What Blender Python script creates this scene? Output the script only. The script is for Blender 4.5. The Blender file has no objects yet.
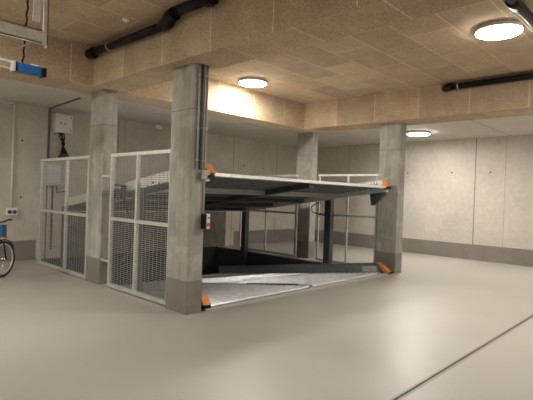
import bpy, bmesh, math, random
from mathutils import Vector, Matrix
random.seed(4)
SC = bpy.context.scene
COL = SC.collection
# ------------------------------------------------------------------ helpers
class MB:
    """collects shapes, links them as one mesh object"""
    def __init__(s): s.bm = bmesh.new(); s.mi = 0
    def _take(s, verts, faces, smooth=False):
        vs = [s.bm.verts.new(v) for v in verts]
        for f in faces:
            try:
                fc = s.bm.faces.new([vs[i] for i in f]); fc.material_index = s.mi; fc.smooth = smooth
            except ValueError: pass
        return vs
    def box(s, x0, x1, y0, y1, z0, z1, T=None):
        v = [(x, y, z) for x in (x0, x1) for y in (y0, y1) for z in (z0, z1)]
        if T: v = [T(*p) for p in v]
        s._take(v, [(0,1,3,2),(4,6,7,5),(0,4,5,1),(2,3,7,6),(0,2,6,4),(1,5,7,3)]); return s
    def bbox(s, x0, x1, y0, y1, z0, z1, b=.01):
        """box with chamfered vertical edges"""
        v = []
        for z in (z0, z1):
            v += [(x0+b,y0,z),(x1-b,y0,z),(x1,y0+b,z),(x1,y1-b,z),(x1-b,y1,z),(x0+b,y1,z),(x0,y1-b,z),(x0,y0+b,z)]
        f = [tuple(range(7,-1,-1)), tuple(range(8,16))]+[(i,(i+1)%8,8+(i+1)%8,8+i) for i in range(8)]
        s._take(v, f); return s
    def bar(s, a, b, w, h, up=(0,0,1)):
        a, b = Vector(a), Vector(b); d = (b-a).normalized(); up = Vector(up)
        if abs(d.dot(up)) > .98: up = Vector((0,1,0))
        r = d.cross(up).normalized(); u = r.cross(d)
        v = [p+r*(i*w/2)+u*(j*h/2) for p in (a,b) for i,j in ((-1,-1),(1,-1),(1,1),(-1,1))]
        s._take(v, [(3,2,1,0),(4,5,6,7)]+[(i,(i+1)%4,4+(i+1)%4,4+i) for i in range(4)]); return s
    def tube(s, pts, r, n=12, closed=False):
        pts = [Vector(p) for p in pts]; m = len(pts); rings = []; ref = None
        rr = r if isinstance(r, (list, tuple)) else [r]*m
        for i, p in enumerate(pts):
            if closed: d = pts[(i+1)%m]-pts[i-1]
            else: d = pts[min(i+1,m-1)]-pts[max(i-1,0)]
            d.normalize()
            if ref is None: ref = Vector((0,0,1)) if abs(d.z) < .9 else Vector((1,0,0))
            u = (ref-d*ref.dot(d)).normalized(); ref = u; w = d.cross(u)
            rings.append([s.bm.verts.new(p+(u*math.cos(t*2*math.pi/n)+w*math.sin(t*2*math.pi/n))*rr[i]) for t in range(n)])
        for i in range(m if closed else m-1):
            A, B = rings[i], rings[(i+1)%m]
            for t in range(n):
                f = s.bm.faces.new((A[t],A[(t+1)%n],B[(t+1)%n],B[t])); f.smooth = True; f.material_index = s.mi
        if not closed:
            for R in (rings[0][::-1], rings[-1]):
                f = s.bm.faces.new(R); f.material_index = s.mi
        return s
    def lathe(s, c, prof, n=40, axis='z', smooth=True):
        """prof: (radius, height) from first to last"""
        c = Vector(c); rings = []
        for r, h in prof:
            ring = []
            for t in range(n):
                a = t*2*math.pi/n; q = (r*math.cos(a), r*math.sin(a), h)
                if axis == 'y': q = (q[0], q[2], q[1])
                if axis == 'x': q = (q[2], q[0], q[1])
                ring.append(s.bm.verts.new(c+Vector(q)))
            rings.append(ring)
        for A, B in zip(rings, rings[1:]):
            for t in range(n):
                f = s.bm.faces.new((A[t],A[(t+1)%n],B[(t+1)%n],B[t])); f.smooth = smooth; f.material_index = s.mi
        for R in (rings[0][::-1], rings[-1]):
            f = s.bm.faces.new(R); f.material_index = s.mi
        return s
    def prism(s, poly, x0, x1, T=None):
        """polygon in (y,z) swept along x"""
        n = len(poly); v = [(x0,)+tuple(p) for p in poly]+[(x1,)+tuple(p) for p in poly]
        if T: v = [T(*p) for p in v]
        s._take(v, [tuple(range(n-1,-1,-1)), tuple(range(n,2*n))]+[(i,(i+1)%n,n+(i+1)%n,n+i) for i in range(n)]); return s
    def build(s, name, mats, parent=None, bevel=0):
        bmesh.ops.recalc_face_normals(s.bm, faces=s.bm.faces)
        me = bpy.data.meshes.new(name); s.bm.to_mesh(me); s.bm.free()
        for m in (mats if isinstance(mats, (list, tuple)) else [mats]): me.materials.append(m)
        o = bpy.data.objects.new(name, me); COL.objects.link(o)
        if parent:
            o.parent = parent
            o.matrix_parent_inverse = Matrix.Translation(parent_world(parent)).inverted()
        if bevel:
            b = o.modifiers.new('bevel', 'BEVEL'); b.width = bevel; b.segments = 2; b.limit_method = 'ANGLE'
        return o
def parent_world(p):
    v = Vector(p.location)
    return v
def tag(o, label, cat, group=None):
    o['label'] = label; o['category'] = cat
    if group: o['group'] = group
    return o
def thing(name, loc, label, cat, group=None):
    o = bpy.data.objects.new(name, None); COL.objects.link(o); o.location = loc; o.empty_display_size = .1
    return tag(o, label, cat, group)
def sub(o, parent):
    """o becomes a child of the part `parent` (a mesh whose data is in world space)"""
    o.parent = parent; o.matrix_parent_inverse = Matrix.Identity(4); return o
def build_sub(mb, name, mat, part):
    o = mb.build(name, mat); o.parent = part.parent and part or part; 
    o.matrix_parent_inverse = Matrix.Identity(4)
    return o
def struct(o): o['kind'] = 'structure'; return o

# ------------------------------------------------------------------ materials
def nodes(name):
    m = bpy.data.materials.new(name); m.use_nodes = True; nt = m.node_tree
    return m, nt, nt.nodes['Principled BSDF']
def simple(name, col, rough=.5, metal=0., noise=0., nscale=20, bump=0.):
    m, nt, b = nodes(name)
    b.inputs['Base Color'].default_value = (*col, 1); b.inputs['Roughness'].default_value = rough
    b.inputs['Metallic'].default_value = metal
    if noise or bump:
        g = nt.nodes.new('ShaderNodeNewGeometry'); n = nt.nodes.new('ShaderNodeTexNoise')
        n.inputs['Scale'].default_value = nscale; n.inputs['Detail'].default_value = 5
        nt.links.new(g.outputs['Position'], n.inputs['Vector'])
        if noise:
            r = nt.nodes.new('ShaderNodeValToRGB')
            r.color_ramp.elements[0].position = .3; r.color_ramp.elements[1].position = .7
            r.color_ramp.elements[0].color = (*[c*(1-noise) for c in col], 1)
            r.color_ramp.elements[1].color = (*[min(1, c*(1+noise)) for c in col], 1)
            nt.links.new(n.outputs['Fac'], r.inputs['Fac']); nt.links.new(r.outputs['Color'], b.inputs['Base Color'])
        if bump:
            bp = nt.nodes.new('ShaderNodeBump'); bp.inputs['Strength'].default_value = bump; bp.inputs['Distance'].default_value = .01
            nt.links.new(n.outputs['Fac'], bp.inputs['Height']); nt.links.new(bp.outputs['Normal'], b.inputs['Normal'])
    return m
def mixc(nt, fac, a, b, mode='MIX'):
    x = nt.nodes.new('ShaderNodeMix'); x.data_type = 'RGBA'; x.blend_type = mode
    for s, v in ((x.inputs[0], fac), (x.inputs[6], a), (x.inputs[7], b)):
        if isinstance(v, bpy.types.NodeSocket): nt.links.new(v, s)
        elif isinstance(v, (int, float)): s.default_value = v
        else: s.default_value = (*v, 1)
    return x.outputs[2]
def ramp(nt, src, p0, p1, c0=(0,0,0), c1=(1,1,1)):
    r = nt.nodes.new('ShaderNodeValToRGB'); e = r.color_ramp.elements
    e[0].position = p0; e[1].position = p1; e[0].color = (*c0, 1); e[1].color = (*c1, 1)
    nt.links.new(src, r.inputs['Fac']); return r.outputs['Color']
def noise(nt, vec, scale, detail=4, rough=.55):
    n = nt.nodes.new('ShaderNodeTexNoise'); n.inputs['Scale'].default_value = scale
    n.inputs['Detail'].default_value = detail; n.inputs['Roughness'].default_value = rough
    nt.links.new(vec, n.inputs['Vector']); return n.outputs['Fac']
def pos(nt, order='xyz', off=(0,0,0), scale=(1,1,1)):
    g = nt.nodes.new('ShaderNodeNewGeometry'); s = nt.nodes.new('ShaderNodeSeparateXYZ'); c = nt.nodes.new('ShaderNodeCombineXYZ')
    nt.links.new(g.outputs['Position'], s.inputs[0])
    for i, k in enumerate(order):
        nt.links.new(s.outputs['xyz'.index(k)], c.inputs[i])
    mp = nt.nodes.new('ShaderNodeMapping'); mp.inputs['Location'].default_value = off; mp.inputs['Scale'].default_value = scale
    nt.links.new(c.outputs[0], mp.inputs['Vector'])
    return mp.outputs[0]
def woodwool(name, order, bw, bh, off=(0,0,0), stagger=.5, col=(.52,.40,.27)):
    """cement bonded wood-wool boards with fine pale joints"""
    m, nt, b = nodes(name); v = pos(nt, order, off)
    br = nt.nodes.new('ShaderNodeTexBrick'); nt.links.new(v, br.inputs['Vector'])
    br.inputs['Scale'].default_value = 1; br.inputs['Brick Width'].default_value = bw; br.inputs['Row Height'].default_value = bh
    br.inputs['Mortar Size'].default_value = .009; br.inputs['Mortar Smooth'].default_value = .3; br.offset = stagger
    br.inputs['Color1'].default_value = (*[c*.82 for c in col], 1); br.inputs['Color2'].default_value = (*[c*1.12 for c in col], 1)
    br.inputs['Mortar'].default_value = (*[min(1, c*1.38) for c in col], 1)
    p = pos(nt)
    f = noise(nt, p, 75, 3, .8); f2 = noise(nt, p, 3.0, 3)
    k = ramp(nt, f, .30, .68, (.45,.43,.40), (1.28,1.28,1.28))
    k2 = ramp(nt, f2, .3, .7, (.90,.89,.86), (1.08,1.08,1.08))
    c = mixc(nt, 1., br.outputs['Color'], k, 'MULTIPLY'); c = mixc(nt, 1., c, k2, 'MULTIPLY')
    nt.links.new(c, b.inputs['Base Color']); b.inputs['Roughness'].default_value = .95
    bp = nt.nodes.new('ShaderNodeBump'); bp.inputs['Strength'].default_value = .35; bp.inputs['Distance'].default_value = .006
    nt.links.new(f, bp.inputs['Height']); nt.links.new(bp.outputs['Normal'], b.inputs['Normal'])
    return m
def concrete(name, col, joints=None, order='xzy', blotch=.12, board=False, rough=.8):
    """cast concrete; joints = (positions) of thin dark formwork seams along the first axis of `order`"""
    m, nt, b = nodes(name); p = pos(nt)
    f1 = noise(nt, p, 1.3, 5); f2 = noise(nt, p, 9, 5); f3 = noise(nt, p, 90, 2)
    c = ramp(nt, f1, .3, .7, tuple(x*(1-blotch) for x in col), tuple(x*(1+blotch*.7) for x in col))
    c = mixc(nt, 1., c, ramp(nt, f2, .3, .7, (.92,.92,.92), (1.05,1.05,1.05)), 'MULTIPLY')
    c = mixc(nt, 1., c, ramp(nt, f3, .28, .42, (.86,.86,.86), (1,1,1)), 'MULTIPLY')
    if board:   # vertical streaks left by the shuttering
        s = noise(nt, pos(nt, 'xyz', (0,0,0), (22,22,.8)), 1, 4)
        c = mixc(nt, 1., c, ramp(nt, s, .35, .7, (.86,.86,.86), (1.1,1.1,1.1)), 'MULTIPLY')
        s3 = noise(nt, pos(nt, 'xyz', (3,1,2), (3.5,3.5,1.2)), 1, 3, .5)
        c = mixc(nt, 1., c, ramp(nt, s3, .38, .46, (.80,.80,.81), (1,1,1)), 'MULTIPLY')
        s2 = noise(nt, p, 3.2, 3, .6)
        c = mixc(nt, ramp(nt, s2, .52, .66, (0,0,0), (.7,.7,.7)), c, tuple(x*1.22 for x in col))
    if joints:
        ax = order[0]; g = nt.nodes.new('ShaderNodeNewGeometry'); sp = nt.nodes.new('ShaderNodeSeparateXYZ')
        nt.links.new(g.outputs['Position'], sp.inputs[0]); out = sp.outputs['xyz'.index(ax)]
        for j, w, dk in joints:
            a = nt.nodes.new('ShaderNodeMath'); a.operation = 'SUBTRACT'; nt.links.new(out, a.inputs[0]); a.inputs[1].default_value = j
            q = nt.nodes.new('ShaderNodeMath'); q.operation = 'ABSOLUTE'; nt.links.new(a.outputs[0], q.inputs[0])
            l = nt.nodes.new('ShaderNodeMath'); l.operation = 'LESS_THAN'; nt.links.new(q.outputs[0], l.inputs[0]); l.inputs[1].default_value = w
            c = mixc(nt, l.outputs[0], c, tuple(x*dk for x in col))
    nt.links.new(c, b.inputs['Base Color']); b.inputs['Roughness'].default_value = rough
    bp = nt.nodes.new('ShaderNodeBump'); bp.inputs['Strength'].default_value = .12; bp.inputs['Distance'].default_value = .01
    nt.links.new(f2, bp.inputs['Height']); nt.links.new(bp.outputs['Normal'], b.inputs['Normal'])
    return m
def floor_mat():
    m, nt, b = nodes('floor_coating'); p = pos(nt)
    f1 = noise(nt, p, .7, 6, .6); f2 = noise(nt, p, 5, 5, .65); f3 = noise(nt, p, 60, 3)
    c = ramp(nt, f1, .3, .7, (.350,.330,.296), (.405,.382,.343))
    c = mixc(nt, 1., c, ramp(nt, f2, .2, .8, (.985,.985,.985), (1.01,1.01,1.01)), 'MULTIPLY')
    nt.links.new(c, b.inputs['Base Color'])
    r = ramp(nt, f1, .25, .75, (.34,.34,.34), (.46,.46,.46)); nt.links.new(r, b.inputs['Roughness'])
    bp = nt.nodes.new('ShaderNodeBump'); bp.inputs['Strength'].default_value = .16; bp.inputs['Distance'].default_value = .004
    nt.links.new(f3, bp.inputs['Height']); nt.links.new(bp.outputs['Normal'], b.inputs['Normal'])
    return m
CONC = (.52,.485,.42)
M = {}
M['floor'] = floor_mat()
M['wall_rear'] = concrete('rear_wall_concrete', CONC, [(3.89,.016,.35),(5.5,.010,.45),(5.66,.006,.6),(9.2,.010,.4),(9.41,.006,.7),(11.09,.014,.5)], 'xzy')
M['wall_right'] = concrete('right_wall_concrete', CONC, [(4.40,.012,.35),(3.67,.006,.6),(8.33,.008,.5),(1.6,.008,.5)], 'yzx')
M['wall'] = concrete('wall_concrete', CONC)
M['slab'] = concrete('ceiling_concrete', (.55,.515,.45), [(3.55,.012,.4)], 'yxz', .06)
M['column'] = concrete('column_concrete', (.36,.345,.305), [(2.54,.005,.5)], 'zxy', .14, True)
M['band'] = simple('grey_brown_base_paint', (.205,.185,.160), .45, 0, .08, 4)
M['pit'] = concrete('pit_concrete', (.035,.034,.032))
M['ww_ceiling'] = woodwool('wood_wool_ceiling', 'xyz', 1.05, .6, (.02,.05,0))
M['ww_beam_y'] = woodwool('wood_wool_beam_side', 'yzx', .96, 1.2, (-.24,-3.0,0), 0)
M['ww_beam_x'] = woodwool('wood_wool_fascia', 'xzy', .96, 1.2, (-.06,-3.0,0), 0)
M['ww_under'] = woodwool('wood_wool_underside', 'yxz', .96, 3, (-.0,0,0), 0)
M['galv'] = simple('galvanised_steel', (.56,.56,.54), .48, .5, .12, 30)
M['wire'] = simple('dull_galvanised_wire', (.36,.36,.34), .5, .3)
M['galv_light'] = simple('bright_galvanised_steel', (.72,.72,.69), .45, .35, .10, 25)
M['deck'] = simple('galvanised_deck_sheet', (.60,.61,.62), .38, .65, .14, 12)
M['steel_dark'] = simple('dark_blue_grey_steel', (.060,.070,.078), .45, .3, .1, 15)  # lift posts: shade on galvanised steel is put into this dark colour
M['steel_under'] = simple('shaded_deck_underside', (.085,.092,.098), .5, .2, .15, 10)  # shade under the decks is put into this sheet colour
M['beam_teal'] = simple('grey_green_side_rail', (.24,.27,.27), .5, .3, .1, 12)
M['black'] = simple('black_plastic', (.007,.007,.008), .36)
M['black'].node_tree.nodes['Principled BSDF'].inputs['Specular IOR Level'].default_value = .2
M['rubber'] = simple('black_rubber', (.02,.02,.02), .7)
M['orange'] = simple('orange_plastic', (.62,.235,.05), .55)
M['red'] = simple('red_plastic', (.55,.05,.03), .4)
M['white'] = simple('white_plastic', (.72,.71,.67), .45)
M['grey_pl'] = simple('light_grey_plastic', (.42,.41,.38), .5)
M['blue'] = simple('blue_painted_metal', (.012,.095,.30), .4)
M['blue_fab'] = simple('blue_fabric', (.02,.09,.20), .8)
M['brass'] = simple('silver_collar', (.7,.68,.6), .35, .8)
M['chrome'] = simple('chrome', (.7,.7,.68), .25, .9)
M['cream_rim'] = simple('pale_rim', (.60,.55,.46), .4, .2)
def emit(name, s, col=(1,.945,.87)):
    m, nt, b = nodes(name); b.inputs['Base Color'].default_value = (.9,.9,.88,1)
    b.inputs['Emission Color'].default_value = (*col, 1); b.inputs['Emission Strength'].default_value = s; return m
M['led'] = emit('lamp_diffuser_light', 84)

# ------------------------------------------------------------------ measures (metres)
H0, HS, H1 = 3.10, 3.20, 3.69
X0, XW, Y0, YW = -3.5, 12.55, -5.0, 10.14
PX0, PX1, PY0 = 3.72, 8.67, 4.60        # the lift pit
PD = -1.6
B1, B1B, B2, B2B, YB, YBB = 3.29, 3.82, 8.47, 9.18, 6.90, 7.55

# ------------------------------------------------------------------ setting
f = MB(); t = .02
f.box(X0, XW, Y0, 1.62, -t, 0); f.box(X0, XW, 1.67, PY0, -t, 0); f.box(X0, XW, 1.62, 1.67, -.08, -.06)
f.box(X0, PX0, PY0, YW, -t, 0); f.box(PX1, XW, PY0, YW, -t, 0)
struct(f.build('floor', M['floor']))
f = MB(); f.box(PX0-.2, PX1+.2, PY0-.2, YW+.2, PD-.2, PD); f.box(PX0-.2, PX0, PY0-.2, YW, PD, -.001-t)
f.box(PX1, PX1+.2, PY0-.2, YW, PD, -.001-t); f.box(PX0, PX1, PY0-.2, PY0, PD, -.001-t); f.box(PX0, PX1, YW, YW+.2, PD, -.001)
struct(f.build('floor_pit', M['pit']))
def holes(mb, pts, fixed, axis):
    mb.mi = 1
    for a, z in pts:
        if axis == 'y': mb.lathe((a, fixed-.002, z), [(.022,0),(.022,.002)], 12, 'y')
        else: mb.lathe((fixed-.002, a, z), [(.022,0),(.022,.002)], 12, 'x')
hole = simple('anchor_hole_dark', (.05,.045,.04), .9)
w = MB(); w.box(X0, XW+.2, YW, YW+.2, 0, HS)
holes(w, [(3.38,2.46),(9.62,2.38),(10.48,2.36),(6.9,2.4),(3.38,1.3),(1.5,2.46)], YW, 'y')
struct(w.build('wall_rear', [M['wall_rear'], hole]))
w = MB(); w.box(XW, XW+.2, Y0, YW, 0, HS)
holes(w, [(5.02,2.30),(4.02,2.30),(2.6,2.30),(6.3,2.30)], XW, 'x')
struct(w.build('wall_right', [M['wall_right'], hole]))
w = MB(); w.box(X0-.2, X0, Y0-.2, YW+.2, 0, H1); struct(w.build('wall_left', M['wall']))
w = MB(); w.box(X0, XW+.2, Y0-.2, Y0, 0, H1); struct(w.build('wall_front', M['wall']))
bb = .41
w = MB(); w.box(X0, 3.70, YW-.004, YW-.0005, 0, bb); w.box(9.30, XW-.005, YW-.004, YW-.0005, 0, bb); struct(w.build('baseboard_rear', M['band']))
w = MB(); w.box(XW-.004, XW-.0005, Y0, YW-.005, 0, bb); struct(w.build('baseboard_right', M['band']))
w = MB(); w.box(X0+.0005, X0+.004, Y0, YW-.005, 0, bb); struct(w.build('baseboard_left', M['band']))
# ceilings: the high wood-wool clad one, the low bare slab behind and right of the beams
w = MB(); w.box(X0, B2B-.2, Y0-.2, YBB-.2, H1, H1+.15); struct(w.build('ceiling', M['ww_ceiling']))
w = MB(); w.box(X0, XW+.2, YBB-.02, YW+.2, HS, HS+.3); w.box(B2B-.02, XW+.2, Y0-.2, YBB-.02, HS, HS+.3); struct(w.build('ceiling_slab', M['slab']))
w = MB(); w.box(B1, B1B, Y0, YB-.001, H0, H1)
def beam(mb, name, side):
    ob = mb.build(name, [side, M['ww_under']])
    for p in ob.data.polygons:
        if p.normal.z < -.9: p.material_index = 1
    return struct(ob)
beam(w, 'trim_1', M['ww_beam_y'])
w = MB(); w.box(B2, B2B, Y0, YBB, H0, H1); beam(w, 'trim_2', M['ww_beam_y'])
w = MB(); w.box(X0, B2-.001, YB, YBB, H0, H1); beam(w, 'trim_3', M['ww_beam_x'])

tag(MB().box(4.30, 8.95, YW-.03, YW-.001, .0, 1.0).build('shade_board', simple('shade_board_brown', (.12,.106,.086), .7, 0, .25, 5), None, .004), 'dark brown board added low on the rear wall as shade behind the lift', 'board')  # board added to give the dark shade on the wall behind the lift
# ------------------------------------------------------------------ columns
def column(x, y, a, b, label, seam=None):
    r = thing('concrete_column', (x+a/2, y+b/2, 0), label, 'column')
    s = MB().bbox(x, x+a, y, y+b, 0, H0, .012)
    if seam:      # thin raised formwork seam
        pass
    s.build('shaft', M['column'], r)
    MB().bbox(x-.004, x+a+.004, y-.004, y+b+.004, 0, .41, .013).build('painted_base', M['band'], r)
    return r
column(3.462, 4.584, .232, .458, 'nearest grey concrete column, with cable conduits and a key switch on its side', 2.55)
column(3.495, 6.924, .233, .469, 'bare concrete column standing between the two mesh fence panels at far left')
column(8.69, 4.564, .28, .463, 'concrete column at the right front corner of the car lift, beside the orange end caps', 2.62)
column(8.927, 7.011, .243, .476, 'concrete column rising behind the middle of the upper lift platform', 2.62)

# ------------------------------------------------------------------ ceiling lamps
def lamp(x, y, z, r, label):
    r = r*1.07
    e = thing('ceiling_light', (x, y, z), label, 'lamp', 'round ceiling lamps')
    MB().lathe((x,y,z), [(r*.9,0),(r,-.006),(r,-.054),(r*.985,-.057)], 48).build('housing', M['white'], e)
    MB().lathe((x,y,z), [(r*.975,-.050),(r*.975,-.060),(r*.955,-.066),(r*.7,-.074)], 48).build('diffuser', M['led'], e)
lamp(6.17, 6.33, H1, .25, 'round white ceiling lamp shining close to the rear beam above the lift')
lamp(6.12, 1.93, H1, .25, 'round white ceiling lamp on the wood-wool ceiling at top right of the photo')
lamp(10.80, 5.18, HS, .25, 'round white lamp on the bare concrete slab right of the columns')
lamp(0.5, 5.3, H1, .25, 'round white ceiling lamp left of the camera, outside the view')
lamp(-0.6, 8.7, HS, .25, 'round white lamp on the low slab beyond the left edge of the view')
lamp(6.28, -2.4, H1, .25, 'unseen round white ceiling lamp added for brightness behind the camera, over the right aisle')  # this and the next two lamps are unseen, added to raise the brightness
lamp(-0.4, 0.6, H1, .25, 'unseen round white ceiling lamp added for brightness behind the camera, over the left aisle')
lamp(10.96, 0.9, HS, .25, 'unseen round white lamp added for brightness on the low slab beyond the right edge of the view')

# ------------------------------------------------------------------ pipes on the beams
def arc(c, r, a0, a1, n, plane):
    out = []
    for i in range(n+1):
        a = math.radians(a0+(a1-a0)*i/n); u, v = r*math.cos(a), r*math.sin(a)
        out.append({'yz': (c[0], c[1]+u, c[2]+v), 'xy': (c[0]+u, c[1]+v, c[2])}[plane])
    return out
e = thing('drain_pipe', (3.2, 5, 3.56), 'black jointed drain pipe along the beam at upper left', 'pipe')
p = MB(); p.tube([(3.2,6.80,3.56),(3.2,4.82,3.545)], .055, 16); p.tube([(3.17,4.74,3.625),(3.17,3.95,3.625)], .058, 16)
p.build('pipe', M['black'], e)
p = MB(); p.tube([(3.2,6.86,3.56),(3.2,6.70,3.56)], .075, 16); p.tube([(3.2,6.80,3.56),(3.27,6.80,3.56)], .06, 16); p.build('end_elbow', M['black'], e)
p = MB(); p.tube([(3.2,4.90,3.545),(3.19,4.77,3.555),(3.18,4.73,3.61),(3.17,4.60,3.613)], .077, 18); p.build('bend', M['black'], e)
for y in (6.25, 4.93): MB().tube([(3.2,y,3.555),(3.2,y-.018,3.555)], .064, 18).build('collar', M['brass'], e)
p = MB(); p.tube([(3.17,4.02,3.613),(3.17,3.90,3.613)], .075, 16); p.tube([(3.17,3.96,3.60),(3.17,3.96,3.54)], .05, 14)
p.lathe((3.13,3.93,3.58), [(.05,-.05),(.05,.05)], 16, 'x'); p.build('clamp', M['black'], e)
e = thing('drain_pipe', (8.4, 2, 3.6), 'straight black drain pipe along the right-hand beam', 'pipe')
MB().tube([(8.39,3.47,3.60),(8.39,-3,3.60)], .055, 16).build('pipe', M['black'], e)
p = MB(); p.tube([(8.39,3.40,3.60),(8.39,3.50,3.60),(8.43,3.55,3.60),(8.468,3.55,3.60)], .068, 16); p.build('end_elbow', M['black'], e)
MB().tube([(8.39,3.30,3.60),(8.39,3.285,3.60)], .063, 18).build('collar', M['brass'], e)
e = thing('drain_pipe', (5.5, 1.5, 3.6), 'grey-black pipe crossing under the ceiling at the top right corner', 'pipe')
MB().tube([(4.3,1.53,3.62),(7.6,1.46,3.60)], .05, 16).build('pipe', simple('dark_grey_plastic', (.05,.055,.06), .35), e)
MB().tube([(5.18,1.525,3.615),(5.38,1.52,3.613)], .062, 16).build('socket', M['black'], e)
MB().tube([(4.3,1.60,3.585),(7.6,1.53,3.565)], .008, 8).build('tracer_strip', M['white'], e)

# ------------------------------------------------------------------ mesh fences
def fence(x, ys, y_lo, y_hi, z_top, label, mid=1.07, side=1, dense=True, post=.052, mat='galv', brackets=()):
    e = thing('mesh_fence_panel', (x, (y_lo+y_hi)/2, 0), label, 'fence', 'galvanised mesh fence panels')
    for y in ys:
        MB().box(x-.02, x+.02, y-post/2, y+post/2, .03, z_top).build('post', M['galv'], e)
    MB().box(x-.022, x+.022, y_lo, y_hi, z_top-.05, z_top-.005).build('top_rail', M['galv_light'], e)  # lighter than the other rails: light from above put into its colour
    MB().box(x-.022, x+.022, y_lo, y_hi, mid-.025, mid+.02).build('middle_rail', M[mat], e)
    MB().box(x-.022, x+.022, y_lo, y_hi, .02, .075).build('bottom_rail', M[mat], e)
    m = MB(); dz = .0285 if dense else .05; r = .0029 if dense else .0008
    z = .10
    while z < z_top-.05:
        m.box(x-r*.5, x+r*.5, y_lo, y_hi, z-r, z+r); z += dz
    y = y_lo+.03; dy = .095 if dense else .05
    while y < y_hi:
        m.box(x-r*.7+.004, x+r*.7+.004, y-r*.7, y+r*.7, .06, z_top-.04); y += dy
    m.build('wire_mesh', M['wire'], e)
    for (y, z, d) in brackets:
        b = MB(); b.box(x-.012, x+.012, min(y, y+d), max(y, y+d), z-.018, z+.018)
        b.lathe((x-.02, y+d*.75, z), [(.016,0),(.016,.04)], 10, 'x'); b.build('bracket', M['galv'], e)
    return e
fence(3.52, (5.07, 5.90, 6.64), 5.045, 6.665, 2.07, 'mesh fence panel between the nearest column and the next one', brackets=((6.665,1.72,.255),(6.665,.40,.255)))
fence(3.52, (7.42, 8.27, 9.44), 7.395, 9.465, 2.07, 'mesh fence panel at far left, next to the rear wall', brackets=((9.465,1.82,.12),(9.465,.42,.12)))
fence(8.74, (5.07, 5.80, 6.60), 5.03, 6.625, 2.05, 'mesh fence panel under the right end of the lift, behind the right column', mid=1.12, dense=False, post=.035)
fence(8.74, (7.26, 8.30, 9.26), 7.24, 9.28, 2.05, 'mesh fence panel in the dark behind the lift, against the rear column', mid=1.10, dense=False, post=.035)

# ------------------------------------------------------------------ double car lift
lift = thing('car_lift', (6.2, 4.7, 0), 'double-width car stacker lift with tilted galvanised platforms between the columns', 'car lift')
SL = math.atan(.145); cs, sn = math.cos(SL), math.sin(SL)
def tilt(zf):
    return lambda x, u, v: (x, 4.70+u*cs+v*sn, zf-u*sn+v*cs)
LX0, LX1 = 3.78, 8.52
def platform(name, zf, mat_side, u0, length, rail=.17):
    T = tilt(zf)
    d = MB(); poly = []; n = int(length/.14); top, bot = [], []
    for i in range(n):
        u = u0+.02+i*length/n; q = length/n
        for a, h in ((0,0),(.30,0),(.42,.032),(.80,.032),(.92,0)):
            top.append((u+a*q, h)); 
    T2 = T
    poly = top+[(u, h-.006) for u, h in reversed(top)]
    # corrugated sheet as quads strips
    N = len(top)
    for xs in ((LX0+.07, 6.10), (6.20, LX1-.07)):
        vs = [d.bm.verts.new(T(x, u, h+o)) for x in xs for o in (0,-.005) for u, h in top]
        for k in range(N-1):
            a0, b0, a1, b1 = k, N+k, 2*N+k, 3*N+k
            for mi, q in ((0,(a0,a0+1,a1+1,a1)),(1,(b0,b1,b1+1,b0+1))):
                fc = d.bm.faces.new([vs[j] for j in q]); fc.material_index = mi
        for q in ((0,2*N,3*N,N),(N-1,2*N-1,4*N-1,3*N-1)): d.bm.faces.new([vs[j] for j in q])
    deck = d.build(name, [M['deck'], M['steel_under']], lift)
    deck_t = T
    for x0, x1, s in ((LX0, LX0+.065, -1), (LX1-.065, LX1, 1)):
        b = MB(); b.box(x0, x1, u0, u0+length, -.10, .005, T)
        ox = x0 if s < 0 else x1-.008
        b.box(ox, ox+.008, u0, u0+length, -.10, rail, T)
        b.box(min(ox, ox-s*.03), max(ox, ox-s*.03), u0, u0+length, rail-.008, rail, T)
        b.build('side_beam', mat_side, lift)
    b = MB(); b.box(6.09, 6.21, u0+.12, u0+length, -.09, .036, T); b.build('centre_beam', M['steel_dark'] if zf > 1 else M['deck'], lift)
    return T
T = platform('upper_deck', 1.765, M['galv_light'], 0, 4.22)
# upper platform: folded front lip, cross members, dark outriggers
b = MB(); b.box(LX0, LX1, -.01, .05, -.030, .014, T); b.build('front_lip', M['galv_light'], lift)
for u in (1.15, 2.15, 3.15, 4.13):
    MB().box(LX0+.07, LX1-.07, u, u+.08, -.085, -.006, T).build('cross_beam', M['steel_dark'] if u != 1.15 else M['galv'], lift)
for x0, x1 in ((LX1-.05, LX1+.01), (LX0-.01, LX0+.05)):
    MB().prism([(-.0,-.04),(.40,-.04),(.40,-.34),(.34,-.34)], x0, x1, T).build('corner_gusset', M['steel_dark'], lift)
# holes row stamped in the side beams
for k, y in enumerate((5.75, 5.9, 6.05, 6.25)):
    u = (y-4.7)/cs
    c = T(LX0-.001, u, .02+.03*(k % 2))
    MB().lathe(c, [(.018,-.004),(.018,.002)], 12, 'x').build('bolt', M['black'], lift)
# lower platform
T2 = platform('lower_deck', .0, M['beam_teal'], -.02, 5.2, .225)
b = MB()
b.box(LX0, LX1, -.10, .35, -.012, .006, T2)
b.build('ramp_plate', M['galv'], lift)
b = MB()
for k in range(28):   # perforated wheel guide
    b.box(6.13, 6.20, .35+k*.045, .375+k*.045, .030, .05, T2)
b.box(6.19, 6.20, .35, 1.6, .02, .042, T2)
b.build('wheel_guide', M['rubber'], lift)
def cap(T, x0, x1, prof, kb):
    o = MB().prism(prof, x0, x1, T).build('end_cap', M['orange'], lift, .004)
    q = MB().box(x0+.002, x1-.002, kb[0], kb[1], kb[2], kb[3], T).build('rubber_foot', M['black']); sub(q, o)
UP = [(-.07,.01),(.0,.135),(.06,.15),(.07,.02),(0,-.02)]
cap(T, LX0-.01, LX0+.12, [(u, v-.01) for u, v in UP], (-.05,.06,-.065,-.02)); cap(T, LX1-.09, LX1+.02, UP, (-.06,.05,-.05,0))
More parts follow.
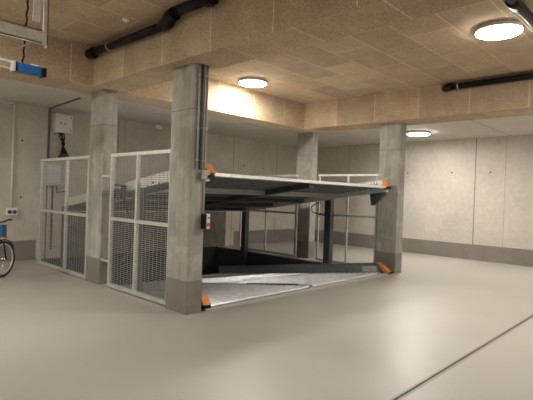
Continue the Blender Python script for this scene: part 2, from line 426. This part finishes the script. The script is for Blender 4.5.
cap(T2, LX0-.02, LX0+.10, [(-.10,.05),(-.02,.175),(.05,.175),(.05,.05)], (-.09,.05,.0,.05))
cap(T2, LX1-.075, LX1+.03, [(-.17,.0),(.06,.23),(.13,.23),(-.05,.0)], (-.17,-.05,-.004,.03))
# posts
for x0, x1 in ((LX1+.005, LX1+.135), (LX0-.135+.10, LX0-.005)):
    for y, w in ((6.10, .17), (8.84, .15)):
        z1 = 1.765-(y-4.7)*.145-.01
        m = MB(); m.box(x0, x1, y, y+w*.25, PD, z1); m.box(x0, x1, y+w*.75, y+w, PD, z1); m.box(x0+.02, x1-.03, y+.02, y+w-.02, PD, z1)
        m.build('lift_post', M['steel_dark'], lift)
m = MB(); m.tube([(8.50,6.36,1.40),(8.49,6.50,1.36),(8.50,6.62,1.28),(8.50,6.60,1.16),(8.50,6.42,1.12),(8.52,6.27,1.10)], .012, 8); m.build('hydraulic_hose', M['black'], lift)
# label plates with lettering
def letters(txt, size, origin, ux, uz, mat, name, parent, part):
    cu = bpy.data.curves.new('txt', 'FONT'); cu.body = txt; cu.size = size; cu.extrude = .0006
    to = bpy.data.objects.new('txt', cu); COL.objects.link(to); bpy.context.view_layer.update()
    me = bpy.data.meshes.new_from_object(to.evaluated_get(bpy.context.evaluated_depsgraph_get()))
    bpy.data.objects.remove(to, do_unlink=True)
    o_, ux, uz = Vector(origin), Vector(ux).normalized(), Vector(uz).normalized(); n = ux.cross(uz)
    for v in me.vertices: v.co = o_+ux*v.co.x+uz*v.co.y+n*v.co.z
    me.materials.clear(); me.materials.append(mat)
    o = bpy.data.objects.new(name, me); COL.objects.link(o); sub(o, part); return o
def plate(T, u0, u1, v0, v1, txt, size, lines=0):
    x = LX1-.010
    pl = MB().box(x-.003, x, u0, u1, v0, v1, T).build('label_plate', M['white'], lift)
    a = Vector(T(x-.0035, u1, v0)); bdir = Vector(T(x-.0035, u0, v0))-a; up = Vector(T(x-.0035, u1, v1))-a
    letters(txt, size, a+bdir.normalized()*.03+up.normalized()*.025, bdir, up, M['black'], 'lettering', None, pl)
plate(T, .12, .42, .025, .155, '104', .12)
m = LX1-.010
# dark side beam of the lower platform carries a two-row plate
pl = MB().box(LX1-.0705, LX1-.067, .16, .52, -.085, -.005, T2).build('label_plate', M['white'], lift)
pl2 = MB().box(LX1-.016, LX1-.0095, .14, .52, .02, .155, T2).build('label_plate', simple('grey_label_plate', (.42,.42,.42), .5), lift)
mk = MB(); 
for k, (u, v, ww, hh) in enumerate(((.18,.11,.10,.03),(.30,.11,.08,.03),(.41,.11,.07,.03),(.18,.06,.13,.025),(.34,.06,.14,.025))):
    mk.box(LX1-.018, LX1-.0165, u, u+ww, v, v+hh, T2)
sub(mk.build('printed_rows', M['white']), pl2)

# pump unit and cable block beside the lift, seen through the left fence
e = thing('pump_unit', (3.98, 10.02, 1.6), 'grey metal control cabinet on the rear wall behind the far-left mesh fence', 'cabinet')
MB().box(3.80, 4.14, 9.98, YW-.001, 1.56, 2.04).build('housing', M['grey_pl'], e, .008)
MB().box(3.83, 4.11, 9.968, 9.979, 1.60, 2.0).build('door', simple('pale_grey_panel', (.55,.56,.56), .45), e, .003)
m = MB(); m.tube([(3.97,10.05,1.56),(3.97,10.06,.2)], .02, 8); m.tube([(4.05,10.05,1.56),(4.07,10.06,1.42),(4.3,10.08,1.45)], .012, 8); m.build('cable', M['black'], e)
m = MB(); m.box(3.67, 3.745, 6.60, 6.90, 1.42, 1.60); m.box(3.655, 3.745, 6.66, 6.74, 1.36, 1.46); m.box(3.66, 3.745, 6.80, 6.86, 1.38, 1.46); m.box(3.745, 3.79, 6.66, 6.86, 1.44, 1.56); vb = m.build('valve_block', M['black'], lift, .006)
for y in (6.64, 6.72, 6.80): sub(MB().lathe((3.64, y, 1.55), [(.02,0),(.024,.016)], 12, 'x').build('fitting', M['galv']), vb)
MB().tube([(3.70,6.62,1.44),(3.71,6.5,1.2),(3.70,6.3,.9),(3.71,6.4,.6),(3.71,6.6,.4)], .012, 8).build('hydraulic_hose', M['black'], lift)

# ------------------------------------------------------------------ fittings on the nearest column
y = 4.584
m4 = [(3.535, 1.80), (3.580, 1.80), (3.622, 1.80), (3.662, 1.05)]
labs = ['thin grey conduit on the nearest column, leftmost of four', 'thin dark grey conduit on the nearest column, second of four from left', 'thin grey conduit on the nearest column, third of four from left', 'longest grey conduit on the nearest column, running down to the key switch']
for (x, z), l in zip(m4, labs):
    c = MB(); c.tube([(x, y-.018, H0), (x, y-.018, z)], .011, 10)
    for zz in (2.95, 2.3, 1.9): c.box(x-.015, x+.015, y-.03, y-.001, zz, zz+.02)
    tag(c.build('cable_conduit', M['steel_dark'] if 'dark' in l else M['grey_pl']), l, 'conduit', 'conduits on the nearest column')
e = thing('junction_box', (3.66, y-.03, 1.73), 'small beige cable junction box on the nearest column beside the platform corner', 'box')
MB().box(3.60, 3.705, y-.075, y-.031, 1.68, 1.79).build('housing', M['grey_pl'], e, .006)
MB().lathe((3.685, y-.088, 1.715), [(.022,0),(.022,.012)], 14, 'y').build('socket', M['black'], e)
e = thing('key_switch', (3.66, y-.03, 1.1), 'black and white key switch box with red button on the nearest column', 'switch')
MB().box(3.615, 3.66, y-.085, y-.031, 1.06, 1.25).build('back_box', M['black'], e, .006)
MB().box(3.662, 3.712, y-.095, y-.031, 1.06, 1.25).build('face_plate', M['white'], e, .006)
MB().lathe((3.687, y-.111, 1.115), [(.02,0),(.024,.015)], 16, 'y').build('button', M['red'], e)
MB().lathe((3.687, y-.108, 1.20), [(.009,0),(.009,.012)], 12, 'y').build('key', M['black'], e)

# ------------------------------------------------------------------ rear wall fittings
e = thing('distribution_box', (4.15, YW-.07, 2.9), 'large pale square distribution box high on the rear wall at left', 'box')
bx = MB().box(3.975, 4.335, YW-.14, YW-.001, 2.70, 3.09).build('housing', M['white'], e, .008)
for x, z in ((4.30,3.04),(4.30,2.76)): MB().lathe((x, YW-.148, z), [(.014,0),(.014,.008)], 10, 'y').build('screw', M['black'], e)
MB().box(4.08, 4.10, YW-.143, YW-.141, 2.885, 2.915).build('marking', M['black'], e)
tri = MB(); tri._take([(4.14,YW-.1415,2.87),(4.20,YW-.1415,2.87),(4.17,YW-.1415,2.93),(4.14,YW-.143,2.87),(4.20,YW-.143,2.87),(4.17,YW-.143,2.93)], [(0,1,2),(5,4,3),(0,3,4,1),(1,4,5,2),(2,5,3,0)])
tri.build('warning_triangle', simple('warning_yellow', (.55,.38,.06), .5), e)
c = MB()
for k in range(6):
    x = 4.09+.03*(k % 4); c.tube([(x, YW-.07, 2.70), (x+.02*math.sin(k*2), YW-.08-.02*k, 2.60), (4.16+.03*math.sin(k), YW-.12, 2.47+.02*math.cos(k)), (4.16+.012*k, YW-.06, 2.36), (4.12+.03*k, YW-.10, 2.24), (4.06+.05*k, YW-.05, 2.12)], .012, 8)
c.build('cable_bundle', M['black'], e)
c = MB(); c.tube([(3.975,YW-.05,2.74),(3.93,YW-.05,2.66),(4.0,YW-.05,2.60),(4.08,YW-.05,2.66),(4.09,YW-.05,2.70)], .010, 8); c.build('cable_loop', M['white'], e)
c = MB(); c.tube([(3.90, YW-.016, 2.10), (3.90, YW-.016, HS-.03), (3.90, YW-.03, HS-.016), (3.86, 9.7, HS-.016), (3.78, 8.44, HS-.016)], .016, 10)
tag(c.build('cable_conduit', simple('dark_grey_conduit', (.12,.12,.115), .5)), 'dark conduit rising on the rear wall and running out across the low ceiling', 'conduit')
c = MB(); c.tube([(3.955, YW-.022, 2.80), (3.955, YW-.022, HS-.06)], .011, 8)
tag(c.build('cable_conduit', M['white']), 'short pale conduit above the left edge of the pale distribution box', 'conduit')
c = MB(); c.tube([(3.20, YW-.02, 1.08), (3.20, YW-.02, HS-.05)], .020, 10); c.tube([(3.20, YW-.02, HS-.06), (3.20, YW-.02, HS-.018), (2.4, YW-.02, HS-.018), (1.2, YW-.02, HS-.018)], .013, 10)
tag(c.build('cable_conduit', M['white']), 'pale vertical conduit on the rear wall down to the socket at far left', 'conduit')
e = thing('wall_socket', (3.2, YW-.03, 1.0), 'twin wall socket under the pale conduit at far left', 'socket')
MB().box(3.11, 3.31, YW-.06, YW-.001, .93, 1.08).build('housing', M['white'], e, .006)
for x in (3.165, 3.255): MB().lathe((x, YW-.072, 1.0), [(.036,0),(.040,.012)], 16, 'y').build('flap', M['steel_dark'], e)
tag(MB().box(6.46, 6.64, YW-.10, YW-.001, 3.10, 3.19).build('wall_box', M['white'], None, .008), 'tiny white box high on the rear wall left of the nearest column', 'box')
tag(MB().lathe((2.99, 5.42, H1), [(.05,0),(.05,-.02),(.03,-.035)], 20).build('ceiling_sensor', M['white']), 'tiny white sensor on the wood-wool ceiling near the black pipe', 'sensor')

# ------------------------------------------------------------------ gate track and drive at upper left
e = thing('door_track', (1.4, 5.1, 3.2), 'galvanised overhead gate track hanging from the ceiling at upper left corner', 'track')
m = MB(); m.box(-1.2, 1.865, 4.985, 4.995, 2.985, 3.115); m.box(-1.2, 1.865, 4.985, 5.03, 3.106, 3.115); m.box(-1.2, 1.865, 4.985, 5.03, 2.985, 2.994)
m.build('channel', M['galv_light'], e)
m = MB(); m.box(1.825, 1.875, 4.975, 4.984, 2.97, 3.69); m.box(1.865, 1.875, 4.975, 5.03, 2.955, 3.69); m.build('hanger', M['galv_light'], e)
m = MB(); m.bar((1.80,5.10,3.23), (1.82,5.10,3.69), .075, .008, (0,1,0)); m.build('brace', M['galv'], e)
m = MB(); m.bar((1.76,5.03,3.0), (1.1,5.03,2.52), .03, .012); m.build('brace', M['galv'], e)
e = thing('gate_motor', (2.2, 6.3, 3.1), 'blue gate drive motor below the ceiling at upper left', 'motor')
m = MB(); m.bbox(1.96, 2.265, 6.14, 6.26, 2.925, 3.03, .015); m.build('housing', M['blue'], e, .006)
MB().box(2.265, 2.31, 6.13, 6.27, 2.915, 3.025).build('end_cover', M['black'], e, .004)
MB().box(1.945, 1.96, 6.13, 6.27, 2.92, 3.035).build('end_cover', M['black'], e, .004)
MB().box(2.13, 2.22, 6.16, 6.24, 3.03, 3.05).build('cover_clip', M['white'], e)
m = MB(); m.box(1.92, 1.945, 6.14, 6.26, 2.92, 3.04); m.bar((1.94,6.2,3.03), (1.2,6.2,3.06), .03, .03); m.bar((1.94,6.2,2.94), (1.2,6.2,3.02), .012, .012); m.build('bracket', M['galv'], e)
m = MB(); pts = [(2.045+.006*math.sin(k*1.9)-(20-k)*.0085, 6.2+.006*math.cos(k*2.3)-(20-k)*.032, 3.69-k*.033) for k in range(21)]
m.tube(pts, .011, 8); m.build('hanging_cable', M['black'], e)

# ------------------------------------------------------------------ floor drain
e = thing('floor_drain', (6, 1.645, 0), 'long narrow slot drain cut across the grey floor at lower right', 'drain')
m = MB(); m.box(X0+.1, XW-.1, 1.612, 1.632, -.005, .001); m.box(X0+.1, XW-.1, 1.654, 1.674, -.005, .001); m.build('edge_angle', simple('dull_drain_steel', (.25,.235,.21), .45, .1), e)
MB().box(X0+.1, XW-.1, 1.632, 1.654, -.03, -.006).build('channel_bottom', simple('drain_bottom_grey', (.11,.10,.088), .6), e)  # channel bottom in even dark grey
# steel kerb angle along the front of the pit
tag(MB().box(PX0+.13, PX1-.26, 4.552, 4.585, -.02, .006).build('pit_edge_angle', M['galv']), 'thin steel angle along the floor edge in front of the lower lift platform', 'trim strip')

# ------------------------------------------------------------------ bicycle
by = thing('bicycle', (2.52, 8.42, 0), 'bicycle parked at the left edge, only its front wheel showing fully', 'bicycle')
ang = math.radians(90-52); dx, dy = math.cos(ang), math.sin(ang); R_ = .30
WX, WY = 2.56, 8.42
def BT(u, s, z): return (WX+u*dx-s*dy, WY+u*dy+s*dx, z)      # u forward, s sideways
def wheel(u):
    c = MB(); n = 40
    c.tube([BT(u+(R_-.017)*math.cos(k*2*math.pi/n), 0, R_+(R_-.017)*math.sin(k*2*math.pi/n)) for k in range(n)], .017, 10, True)
    w_ = c.build('wheel', M['rubber'], by)
    c = MB(); c.tube([BT(u+(R_-.050)*math.cos(k*2*math.pi/n), 0, R_+(R_-.050)*math.sin(k*2*math.pi/n)) for k in range(n)], .012, 8, True)
    sub(c.build('rim', M['cream_rim']), w_)
    c = MB()
    for k in range(20):
        a = k*2*math.pi/20; s = .03 if k % 2 else -.03
        c.tube([BT(u+.02*math.cos(a+.8), s, R_+.02*math.sin(a+.8)), BT(u+(R_-.055)*math.cos(a), 0, R_+(R_-.055)*math.sin(a))], .0022, 5)
    sub(c.build('spokes', M['chrome']), w_)
    c = MB(); c.tube([BT(u,-.055,R_), BT(u,.055,R_)], .02, 12); sub(c.build('hub', M['chrome']), w_)
wheel(0); wheel(-.98)
c = MB(); c.tube([BT(0,.055,R_), BT(-.07,.055,.58), BT(-.09,0,.62), BT(-.07,-.055,.58), BT(0,-.055,R_)], .013, 8); c.tube([BT(-.09,0,.60), BT(-.15,0,.90)], .016, 10); c.build('fork', M['black'], by)
c = MB(); c.tube([BT(-.11,0,.70), BT(-.50,0,.30)], .018, 10); c.tube([BT(-.12,0,.78), BT(-.62,0,.68)], .016, 10); c.tube([BT(-.50,0,.30), BT(-.66,0,.80)], .016, 10)
c.tube([BT(-.50,.03,.30), BT(-.98,.06,R_)], .010, 8); c.tube([BT(-.50,-.03,.30), BT(-.98,-.06,R_)], .010, 8); c.tube([BT(-.63,.02,.70), BT(-.98,.06,R_)], .009, 8); c.tube([BT(-.63,-.02,.70), BT(-.98,-.06,R_)], .009, 8)
c.build('frame', M['blue'], by)
c = MB(); c.tube([BT(-.24,-.29,.97), BT(-.16,-.22,.98), BT(-.13,-.08,.93), BT(-.14,0,.91), BT(-.13,.08,.93), BT(-.16,.22,.98), BT(-.24,.29,.97)], .013, 10); c.build('handlebar', M['black'], by)
c = MB(); c.tube([BT(-.56,0,.86), BT(-.64,0,.865), BT(-.76,0,.87), BT(-.82,0,.87)], [.02,.035,.07,.06], 12); c.tube([BT(-.66,0,.78), BT(-.68,0,.86)], .014, 8); c.build('saddle', M['black'], by)
c = MB(); c.tube([BT(-.50,-.09,.30), BT(-.50,.09,.30)], .02, 10); c.tube([BT(-.50,.09,.30), BT(-.42,.09,.16)], .011, 8); c.tube([BT(-.50,-.09,.30), BT(-.58,-.09,.44)], .011, 8); c.lathe(BT(-.42,.12,.155), [(.03,-.012),(.03,.012)], 8); c.lathe(BT(-.58,-.12,.445), [(.03,-.012),(.03,.012)], 8); c.build('crank', M['chrome'], by)
c = MB(); c.box(-.17, -.04, -.09, .09, .68, .88, lambda u, s, z: BT(u, s, z)); c.build('front_bag', M['blue_fab'], by, .02)
c = MB(); c.tube([BT((R_+.02)*math.cos(math.radians(a)), 0, R_+(R_+.02)*math.sin(math.radians(a))) for a in range(35, 150, 8)], .012, 8); c.build('mudguard', M['steel_dark'], by)
c = MB(); c.box(.04, .07, -.03, .03, .645, .675, lambda u, s, z: BT(u, s, z)); c.build('reflector', M['orange'], by)

# ------------------------------------------------------------------ world, camera
wd = bpy.data.worlds.new('w'); SC.world = wd; wd.use_nodes = True
wd.node_tree.nodes['Background'].inputs[0].default_value = (1,.93,.82,1); wd.node_tree.nodes['Background'].inputs[1].default_value = .0
cd = bpy.data.cameras.new('cam'); cam = bpy.data.objects.new('cam', cd); COL.objects.link(cam)
cd.sensor_fit = 'HORIZONTAL'; cd.sensor_width = 36; cd.lens = 461.7/533*36; cd.clip_start = .05
F = Vector((.724892,.68880196,-.00913464)); R = Vector((.68865283,-.72428045,.03427986)); U = Vector((-.01699599,.03113979,.99937053))
mw = Matrix.Identity(4)
for i in range(3): mw[i][0], mw[i][1], mw[i][2] = R[i], U[i], -F[i]
mw[2][3] = 1.5; cam.matrix_world = mw; SC.camera = cam
vs = SC.view_settings; vs.view_transform = 'Standard'; vs.look = 'None'; vs.gamma = 1; vs.use_curve_mapping = False; vs.exposure = 1.0
SC.cycles.max_bounces = 10; SC.cycles.diffuse_bounces = 6; SC.cycles.use_denoising = True
SC.cycles.sample_clamp_indirect = 6
